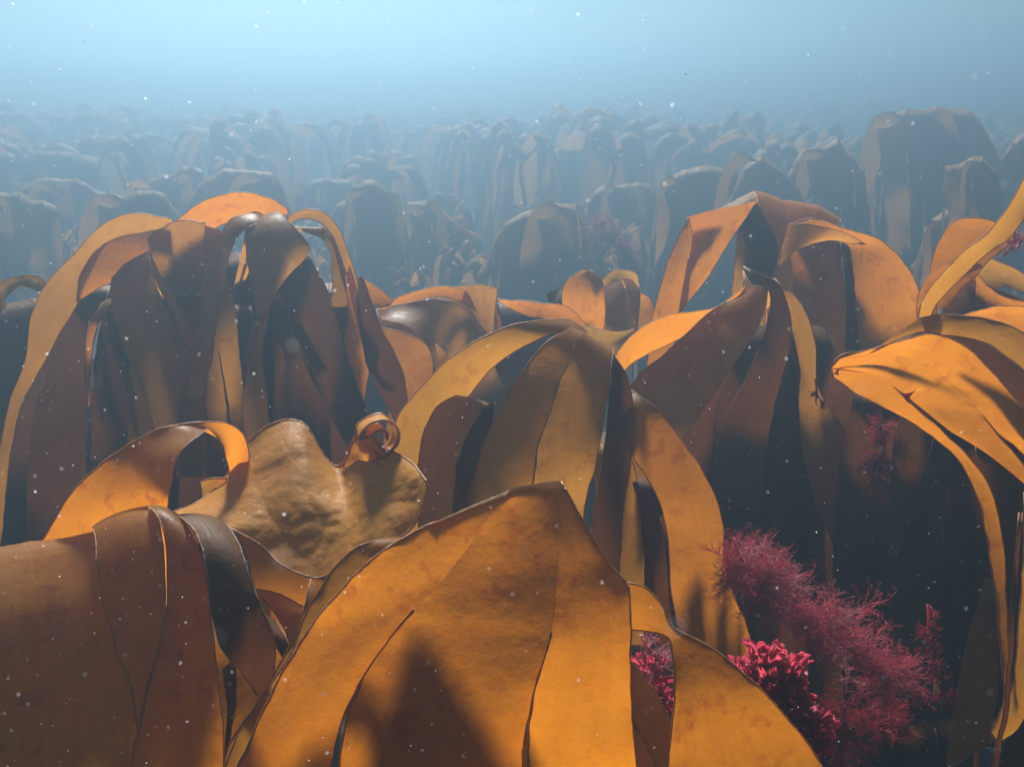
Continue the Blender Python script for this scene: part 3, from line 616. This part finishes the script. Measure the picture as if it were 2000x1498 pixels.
drape('pointed hazy kelp tent behind the wide arch', "1405,440 1430,370 1478,298 1540,340 1590,420", 300, 3.2, 4, M_FAR, 1.15, seed=11)
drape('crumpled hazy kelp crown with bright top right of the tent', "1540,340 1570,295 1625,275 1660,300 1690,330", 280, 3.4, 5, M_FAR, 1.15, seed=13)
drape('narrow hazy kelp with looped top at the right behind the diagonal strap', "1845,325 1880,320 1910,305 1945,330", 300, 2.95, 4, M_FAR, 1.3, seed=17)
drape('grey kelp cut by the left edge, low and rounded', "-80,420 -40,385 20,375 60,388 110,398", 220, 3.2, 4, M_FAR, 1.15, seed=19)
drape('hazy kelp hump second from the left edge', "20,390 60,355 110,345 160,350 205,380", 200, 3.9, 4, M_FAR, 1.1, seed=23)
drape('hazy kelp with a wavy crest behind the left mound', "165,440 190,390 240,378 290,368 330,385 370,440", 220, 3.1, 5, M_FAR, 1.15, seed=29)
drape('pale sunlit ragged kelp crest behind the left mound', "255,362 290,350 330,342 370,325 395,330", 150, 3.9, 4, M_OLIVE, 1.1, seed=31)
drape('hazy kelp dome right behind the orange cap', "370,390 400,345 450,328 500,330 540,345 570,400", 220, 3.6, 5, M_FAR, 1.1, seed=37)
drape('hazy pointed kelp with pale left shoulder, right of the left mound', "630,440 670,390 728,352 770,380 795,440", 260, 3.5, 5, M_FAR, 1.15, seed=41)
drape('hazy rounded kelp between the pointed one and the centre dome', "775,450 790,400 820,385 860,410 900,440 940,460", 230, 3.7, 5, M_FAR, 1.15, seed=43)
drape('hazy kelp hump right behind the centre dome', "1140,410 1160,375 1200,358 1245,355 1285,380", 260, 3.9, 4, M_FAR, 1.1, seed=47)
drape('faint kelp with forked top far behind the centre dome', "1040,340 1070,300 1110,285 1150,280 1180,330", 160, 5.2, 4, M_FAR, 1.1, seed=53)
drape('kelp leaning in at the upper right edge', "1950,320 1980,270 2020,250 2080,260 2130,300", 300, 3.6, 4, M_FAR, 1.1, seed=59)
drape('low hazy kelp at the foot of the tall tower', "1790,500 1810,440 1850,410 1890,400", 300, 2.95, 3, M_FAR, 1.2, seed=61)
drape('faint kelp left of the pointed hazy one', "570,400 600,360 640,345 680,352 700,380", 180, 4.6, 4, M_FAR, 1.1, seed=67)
# ------------------------------------------------------------------ the kelp forest that fades away
def local_variant(seed, parts):
    rs = random.Random(seed)
    root = bpy.data.objects.new('kelp_plant', None); COL.objects.link(root)
    mf = lambda x, y, d: Vector((x, d, -y))
    top = Vector((0, 0, 0.95))
    objs = []
    v_, f_ = tube([Vector((.02 * math.sin(i), .02 * math.cos(i * 1.3), .95 * i / 8)) for i in range(9)], lambda t: .016 * (1.2 - .4 * t), 6)
    lamv, lamf, lamu, = [], [], []
    n = rs.randint(7, 9)
    for k in range(n):
        an = 2 * math.pi * k / n + rs.uniform(-.3, .3); Ln = rs.uniform(.7, 1.0); wd = rs.uniform(.09, .17)
        dr = Vector((math.cos(an), math.sin(an), 0)); sd = Vector((-dr.y, dr.x, 0))
        up = rs.uniform(.08, .30); rch = rs.uniform(.15, .34); tw = rs.uniform(-.9, .9); tl = rs.uniform(-1.5, 1.5)
        R = 13; g = []
        for i in range(R):
            t = i / (R - 1)
            rr = rch * (1 - (1 - min(1, t * 1.6)) ** 2) + .05 * t
            z = .95 + up * math.sin(min(1, t / .55) * math.pi) ** .8 - max(0, t - .28) ** 1.1 * Ln * 1.25
            c = dr * rr + Vector((0, 0, z)); wv = wd * math.sin(math.pi * (.06 + .86 * t)) ** .6 * .5
            ax = (sd * math.cos(tw * t) + dr * math.sin(tw * t))
            dro = math.exp(-((t - .25) / .25) ** 2) * wd * .55
            g.append([c + ax * (wv * (j / 2 - 1)) - Vector((0, 0, dro * ((j - 2) / 2) ** 2 + (j - 2) * tl * .02)) - dr * (.02 * abs(j - 2) ** 2 * .25) + Vector((noise.noise(c * 5 + Vector((seed, j, 0))), noise.noise(c * 5 + Vector((9, j, seed))), noise.noise(c * 4 + Vector((j, 5, seed))))) * .05 * t for j in range(5)])
        objs.append(g)
    res = []
    if parts:
        meshobj('stipe', v_, f_, [M_STIPE], root)
        for g in objs:
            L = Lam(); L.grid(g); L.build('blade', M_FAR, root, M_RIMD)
    else:
        L = Lam()
        for g in objs: L.grid(g)
        L.add((v_, f_))
        bpy.data.objects.remove(root)
        return L.build('kelp_plant', M_FAR, None, M_STIPE)
    return root
rs = random.Random(99)
GM = [local_variant(100 + i, True) for i in range(4)]
GF = [local_variant(200 + i, False) for i in range(6)]
used = set()
def put(proto, x, y, s, rz, label, group):
    if proto.name not in used: used.add(proto.name); r_ = proto
    else:
        r_ = proto.copy(); COL.objects.link(r_)
        for ch in list(proto.children):
            c = ch.copy(); COL.objects.link(c); c.parent = r_
    r_.location = (x, y, ground_z(x, y) - .02); r_.rotation_euler = (0, 0, rz); wd_ = 1.0 if y < 8.5 else rs.uniform(1.3, 2.1)
    r_.scale = (s * wd_, s * wd_, s * rs.uniform(.9, 1.08))
    tag(r_, label, 'kelp', group)
FAR = []
y = 4.8
while y < 34:
    half = y * .60 + .8; step = .75 + (y - 4.6) * .065
    x = -half + rs.uniform(0, step)
    while x < half:
        FAR.append((x + rs.uniform(-.15, .15), y + rs.uniform(-.2, .2))); x += step * rs.uniform(.8, 1.3)
    y += .6 + (y - 4.6) * .075
for k, (x, y) in enumerate(FAR):
    hz = rs.uniform(.88, 1.1) if y > 8.5 else rs.uniform(.42, .58) + .06 * max(0, y - 5)
    if rs.random() < .1: hz *= 1.07
    if y < 9:
        side = 'left' if x < -1 else 'right' if x > 1 else 'middle'
        put(GM[k % 4], x, y, hz, rs.uniform(0, 6.28), 'blue grey kelp in the hazy middle distance, %s part' % side, 'kelp in the hazy %s middle distance' % side)
    else:
        put(GF[k % 6], x, y, hz, rs.uniform(0, 6.28), 'faint kelp nearly swallowed by the blue water', 'faint far kelp')

# low dark filler kelp, added so the gaps under the canopy look black
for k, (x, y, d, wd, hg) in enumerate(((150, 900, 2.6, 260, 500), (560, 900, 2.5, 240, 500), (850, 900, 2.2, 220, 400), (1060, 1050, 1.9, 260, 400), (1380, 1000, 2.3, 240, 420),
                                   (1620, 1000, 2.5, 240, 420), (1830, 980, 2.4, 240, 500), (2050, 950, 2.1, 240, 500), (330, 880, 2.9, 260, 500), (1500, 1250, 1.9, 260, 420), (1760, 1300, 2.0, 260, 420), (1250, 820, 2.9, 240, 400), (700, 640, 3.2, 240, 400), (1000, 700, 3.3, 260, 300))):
    drape(('short dark filler kelp added in shade behind the hooped left edge strap', 'short dark filler kelp added in the black gap behind the crinkled fan', 'short dark filler kelp added left of the centre kelp, in shade', 'short dark filler kelp added under the centre kelp',
           'short dark filler kelp added in shade right of the spotted strap', 'short dark filler kelp added in shade under the pointed crest kelp', 'short dark filler kelp added in shade under the blunt folded blade', 'short dark filler kelp added at the right edge in deep shade',
           'short dark filler kelp added in shade under the big left mound', 'short dark filler kelp added in the black area behind the pink seaweed', 'short dark filler kelp added at the lower right behind red sprigs',
           'short dark filler kelp added in the gap above the centre kelp arch', 'short dark filler kelp added under the hazy pointed one', 'short dark filler kelp added under the centre dome')[k],
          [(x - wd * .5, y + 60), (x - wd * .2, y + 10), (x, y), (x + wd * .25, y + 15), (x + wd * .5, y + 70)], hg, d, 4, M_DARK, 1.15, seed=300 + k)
# ================================================================== RED SEAWEEDS
def sprig(rs, base, dirn, length, r, depth, vs, fs, curl=.5, nseg=5, fork=3):
    pts = [base.copy()]; d_ = dirn.normalized(); p_ = base.copy()
    for i in range(nseg):
        d_ = (d_ + Vector((rs.gauss(0, 1), rs.gauss(0, 1), rs.gauss(0, 1))) * .22 * curl).normalized()
        p_ = p_ + d_ * (length / nseg); pts.append(p_.copy())
    v_, f_ = tube(pts, lambda t: r * (1 - .75 * t), 3); b = len(vs); vs += v_; fs += [tuple(b + q for q in ff) for ff in f_]
    if depth > 0:
        for k in range(fork):
            i = rs.randint(1, nseg); nd = (d_ + Vector((rs.gauss(0, 1), rs.gauss(0, 1), rs.gauss(0, 1))) * .55).normalized()
            sprig(rs, pts[i], nd, length * rs.uniform(.4, .65), r * .7, depth - 1, vs, fs, curl, max(2, nseg - 1), fork)
def tuft(label, spine, n, length, r, mat, seed, bias=(0, -.2, .5), depth=2, mat2=None, group=None, fork=3):
    """feathery seaweed: sprigs starting from a cloud of points along a spine (px, py, depth, radius px)"""
    rs = random.Random(seed)
    c0 = P(*spine[0][:3]); root = bpy.data.objects.new('red_seaweed', None); COL.objects.link(root)
    root.location = c0; tag(root, label, 'red seaweed', group)
    sp = [P(a_, b_, c_) for a_, b_, c_, _ in spine]; rad = [q[3] * UNIT * q[2] for q in spine]
    vs, fs = [], []; v2, f2 = [], []
    tv, tf = tube(sp, .0022, 5); vs += tv; fs += tf
    per = 16
    for kk in range(max(3, n // per)):
        t = rs.random() * (len(sp) - 1); i = min(int(t), len(sp) - 2); f = t - i
        c = sp[i].lerp(sp[i + 1], f); R_ = rad[i] * (1 - f) + rad[i + 1] * f
        dv = (Vector((rs.gauss(0, 1), rs.gauss(0, .7), rs.gauss(0, 1))).normalized() + Vector(bias) * rs.uniform(.3, 1.3)).normalized()
        st = c + Vector((rs.gauss(0, 1), rs.gauss(0, 1), rs.gauss(0, 1))) * R_ * .28; ln = R_ * rs.uniform(.5, 1.25)
        side = dv.cross(Vector((rs.gauss(0, 1), rs.gauss(0, 1), rs.gauss(0, 1)))).normalized(); up = dv.cross(side)
        pale = mat2 and rs.random() < .25; bend = side * rs.uniform(-.5, .5)
        tv, tf = tube([st + (dv + bend * q * .2) * (ln * q / 4) for q in range(5)], r * 1.3, 3)
        V, F = (v2, f2) if pale else (vs, fs); b = len(V); V += tv; F += [tuple(b + q for q in ff) for ff in tf]
        for k in range(per):
            q = rs.random(); sg = -1 if k % 2 else 1; pt = st + (dv + bend * q * .8) * (ln * q)
            dd = dv * rs.uniform(.5, 1.1) + side * sg * rs.uniform(.2, .9) + up * rs.gauss(0, .35)
            sprig(rs, pt, dd, length * rs.uniform(.35, .9) * (1.15 - .6 * q), r * rs.uniform(.7, 1.1), depth, V, F, fork=fork)
    meshobj('filaments', vs, fs, [mat], root)
    if v2: meshobj('pale_tips', v2, f2, [mat2], root)
    return root
def ruffle(label, blobs, seed, mat=M_CRIM, size=.02, group=None):
    """leafy red seaweed: many small frilled blades"""
    rs = random.Random(seed); c0 = P(*blobs[0][:3])
    root = bpy.data.objects.new('red_seaweed', None); COL.objects.link(root); root.location = c0; tag(root, label, 'red seaweed', group)
    vs, fs = [], []
    for (x, y, d, R_, n) in blobs:
        c = P(x, y, d); Rm = R_ * UNIT * d
        for k in range(n):
            dv = Vector((rs.gauss(0, 1), rs.gauss(0, 1), rs.gauss(0, 1))).normalized()
            st = c + dv * Rm * rs.uniform(.3, .95); ax = (dv + Vector((rs.gauss(0, .3), -.2, .5))).normalized()
            sd = ax.cross(Vector((rs.gauss(0, 1), rs.gauss(0, 1), rs.gauss(0, 1)))).normalized(); nn = ax.cross(sd)
            Ls = size * rs.uniform(.4, 1.3); ws = Ls * rs.uniform(.15, .5); b = len(vs); nu, nv = 6, 5; ph = rs.random() * 6
            for i in range(nv + 1):
                t = i / nv
                for j in range(nu + 1):
                    u = j / nu * 2 - 1
                    wv = ws * (.25 + .75 * t ** .8) * (1 - .25 * max(0, t - .8) * 5 * abs(u))
                    lob = 1 + .14 * math.sin(u * 9 + ph)
                    q = st + ax * (Ls * t * lob) + sd * (wv * u) + nn * (Ls * .3 * math.sin(u * 6 + ph) * t + Ls * .35 * t * t)
                    vs.append(q)
            for i in range(nv):
                for j in range(nu):
                    fs.append((b + i * (nu + 1) + j, b + i * (nu + 1) + j + 1, b + (i + 1) * (nu + 1) + j + 1, b + (i + 1) * (nu + 1) + j))
    meshobj('fronds', vs, fs, [mat], root)
    return root
tuft('large feathery pink seaweed cloud trailing down right beside the spotted glowing strap',
     [(1420, 1130, 1.36, 55), (1440, 1065, 1.33, 58), (1480, 1150, 1.31, 62), (1570, 1190, 1.30, 62), (1640, 1250, 1.30, 78), (1710, 1310, 1.31, 62), (1765, 1345, 1.32, 25)],
     2300, .036, .00045, M_PINK, 5, (.35, -.1, .25), 2, M_PALEPINK)
tuft('dim dark red feathery seaweed low in the shade under the pink cloud', [(1640, 1480, 1.45, 60), (1600, 1400, 1.44, 60), (1680, 1420, 1.42, 60), (1760, 1400, 1.42, 30)], 700, .035, .0007, M_RED, 6, (.3, 0, -.1), 2)
ruffle('bright crimson leafy seaweed with frilled lobes beside the front right strap', [(1500, 1330, 1.10, 45, 170), (1535, 1385, 1.09, 48, 190), (1480, 1290, 1.11, 28, 80), (1565, 1440, 1.08, 40, 130), (1590, 1425, 1.07, 24, 40), (1540, 1310, 1.10, 20, 40), (1440, 1330, 1.11, 36, 80)], 7, size=.015)
tuft('pink wiry seaweed seen through the loop of the front kelp', [(1300, 1300, 1.14, 30), (1265, 1265, 1.13, 32), (1250, 1240, 1.13, 28), (1290, 1250, 1.13, 20)], 90, .035, .0006, M_PALEPINK, 8, (.2, -.2, .5), 1)
ruffle('crimson leafy seaweed filling the loop of the front kelp', [(1270, 1320, 1.14, 38, 80), (1300, 1370, 1.15, 34, 60), (1255, 1390, 1.17, 34, 40)], 9, size=.012)
tuft('rosy feathery seaweed on the slope right of the centre dome', [(1165, 450, 5.3, 10), (1195, 470, 5.25, 20), (1230, 500, 5.2, 20), (1250, 535, 5.2, 12)], 420, .12, .0035, M_PALEPINK, 10, (.2, 0, .35), 1)
tuft('faint mauve seaweed on a far kelp left of the centre dome', [(880, 425, 6.3, 9), (900, 450, 6.25, 14), (920, 490, 6.2, 12)], 60, .06, .0018, M_PINK, 11, (0, 0, .3), 1)
tuft('tiny red seaweed sprig dangling from a thin stipe', [(1593, 740, 1.8, 2), (1596, 775, 1.8, 5), (1610, 790, 1.8, 14)], 22, .022, .001, M_RED, 12, (0, 0, -.3), 1)
tuft('dark red seaweed hanging beside the folded blunt blade', [(1722, 830, 1.7, 3), (1728, 870, 1.7, 14), (1715, 930, 1.7, 30), (1705, 990, 1.72, 18)], 330, .03, .0009, M_RED, 13, (-.3, 0, -.3), 2)
tuft('dark red seaweed tuft growing on a shaded stipe under the blunt blade', [(1785, 860, 1.8, 4), (1785, 900, 1.8, 18), (1790, 960, 1.8, 20)], 260, .03, .0009, M_RED, 14, (.4, 0, -.1), 2)
tuft('vertical line of small red sprigs low at the right', [(1812, 1180, 1.5, 8), (1815, 1260, 1.5, 12), (1830, 1330, 1.5, 12), (1850, 1370, 1.5, 8)], 260, .026, .0009, M_RED, 15, (.4, 0, -.2), 1)
tuft('pale pink seaweed cluster behind the diagonal strap at the right edge', [(1960, 500, 1.62, 20), (1985, 470, 1.62, 26), (2015, 450, 1.62, 26)], 90, .03, .0009, M_PALEPINK, 16, (0, 0, .4), 1)

# bare stipes in the shade at the right
for k, (x, y, d) in enumerate(((1700, 1000, 2.2), (1760, 980, 1.9), (1842, 1050, 1.75), (1570, 1100, 2.3), (1900, 1150, 2.0))):
    p, s = plant(('bare brown stipe in the shade left of the red sprigs', 'bare stipe behind the dark red tuft under the blunt blade', 'bare stipe beside the line of red sprigs',
                  'bare stipe behind the pink seaweed cloud', 'bare stipe near the right edge in deep shade')[k], (x, y - 260, d), r=.012)
    blade(p, [[(x - 40, y - 290), (x - 70, y - 150), (x - 70, y), (x - 60, y + 180)], [(x + 30, y - 290), (x + 10, y - 150), (x, y), (x - 20, y + 180)]], (d, d - .05, d - .05), M_DARK, None, .06, .006, s, .03, 20, 5)
# ================================================================== specks drifting in the water
rs = random.Random(3); pv_, pf_ = [], []
for k in range(16000):
    d = .35 + 3.6 * rs.random() ** 1.3
    x = rs.uniform(-300, 2300); y = rs.uniform(-250, 1700)
    c = P(x, y, d)
    if c.z > 1.9 or c.z < 0: continue
    r_ = .0002 + .0005 * rs.random() ** 5
    if rs.random() < .012: r_ *= 2.6
    r_ *= (.6 + .4 * d)
    b = len(pv_); n1 = Vector((rs.gauss(0, 1), rs.gauss(0, 1), rs.gauss(0, 1))).normalized(); n2 = n1.orthogonal().normalized()
    m_ = rs.choice((4, 5, 6))
    for q in range(m_):
        an = 6.283 * q / m_; pv_.append(c + (n1 * math.cos(an) + n2 * math.sin(an)) * r_ * rs.uniform(.6, 1.3))
    pf_.append(tuple(range(b, b + m_)))
for k in range(110):        # and a few drifting right in front of the lens
    d = rs.uniform(.07, .35); c = P(rs.uniform(-400, 2400), rs.uniform(-300, 1800), d); r_ = rs.uniform(.0001, .00025)
    n1 = Vector((rs.gauss(0, 1), rs.gauss(0, 1), rs.gauss(0, 1))).normalized(); n2 = n1.orthogonal().normalized(); b = len(pv_)
    for q in range(6): pv_.append(c + (n1 * math.cos(q * 1.047) + n2 * math.sin(q * 1.047)) * r_)
    pf_.append(tuple(range(b, b + 6)))
o = meshobj('suspended_particles', pv_, pf_, [M_SNOW], smooth=False); tag(o, 'white specks drifting in the water', 'particles', kind='stuff')
for o in bpy.data.objects:
    if '_top' in o: del o['_top']
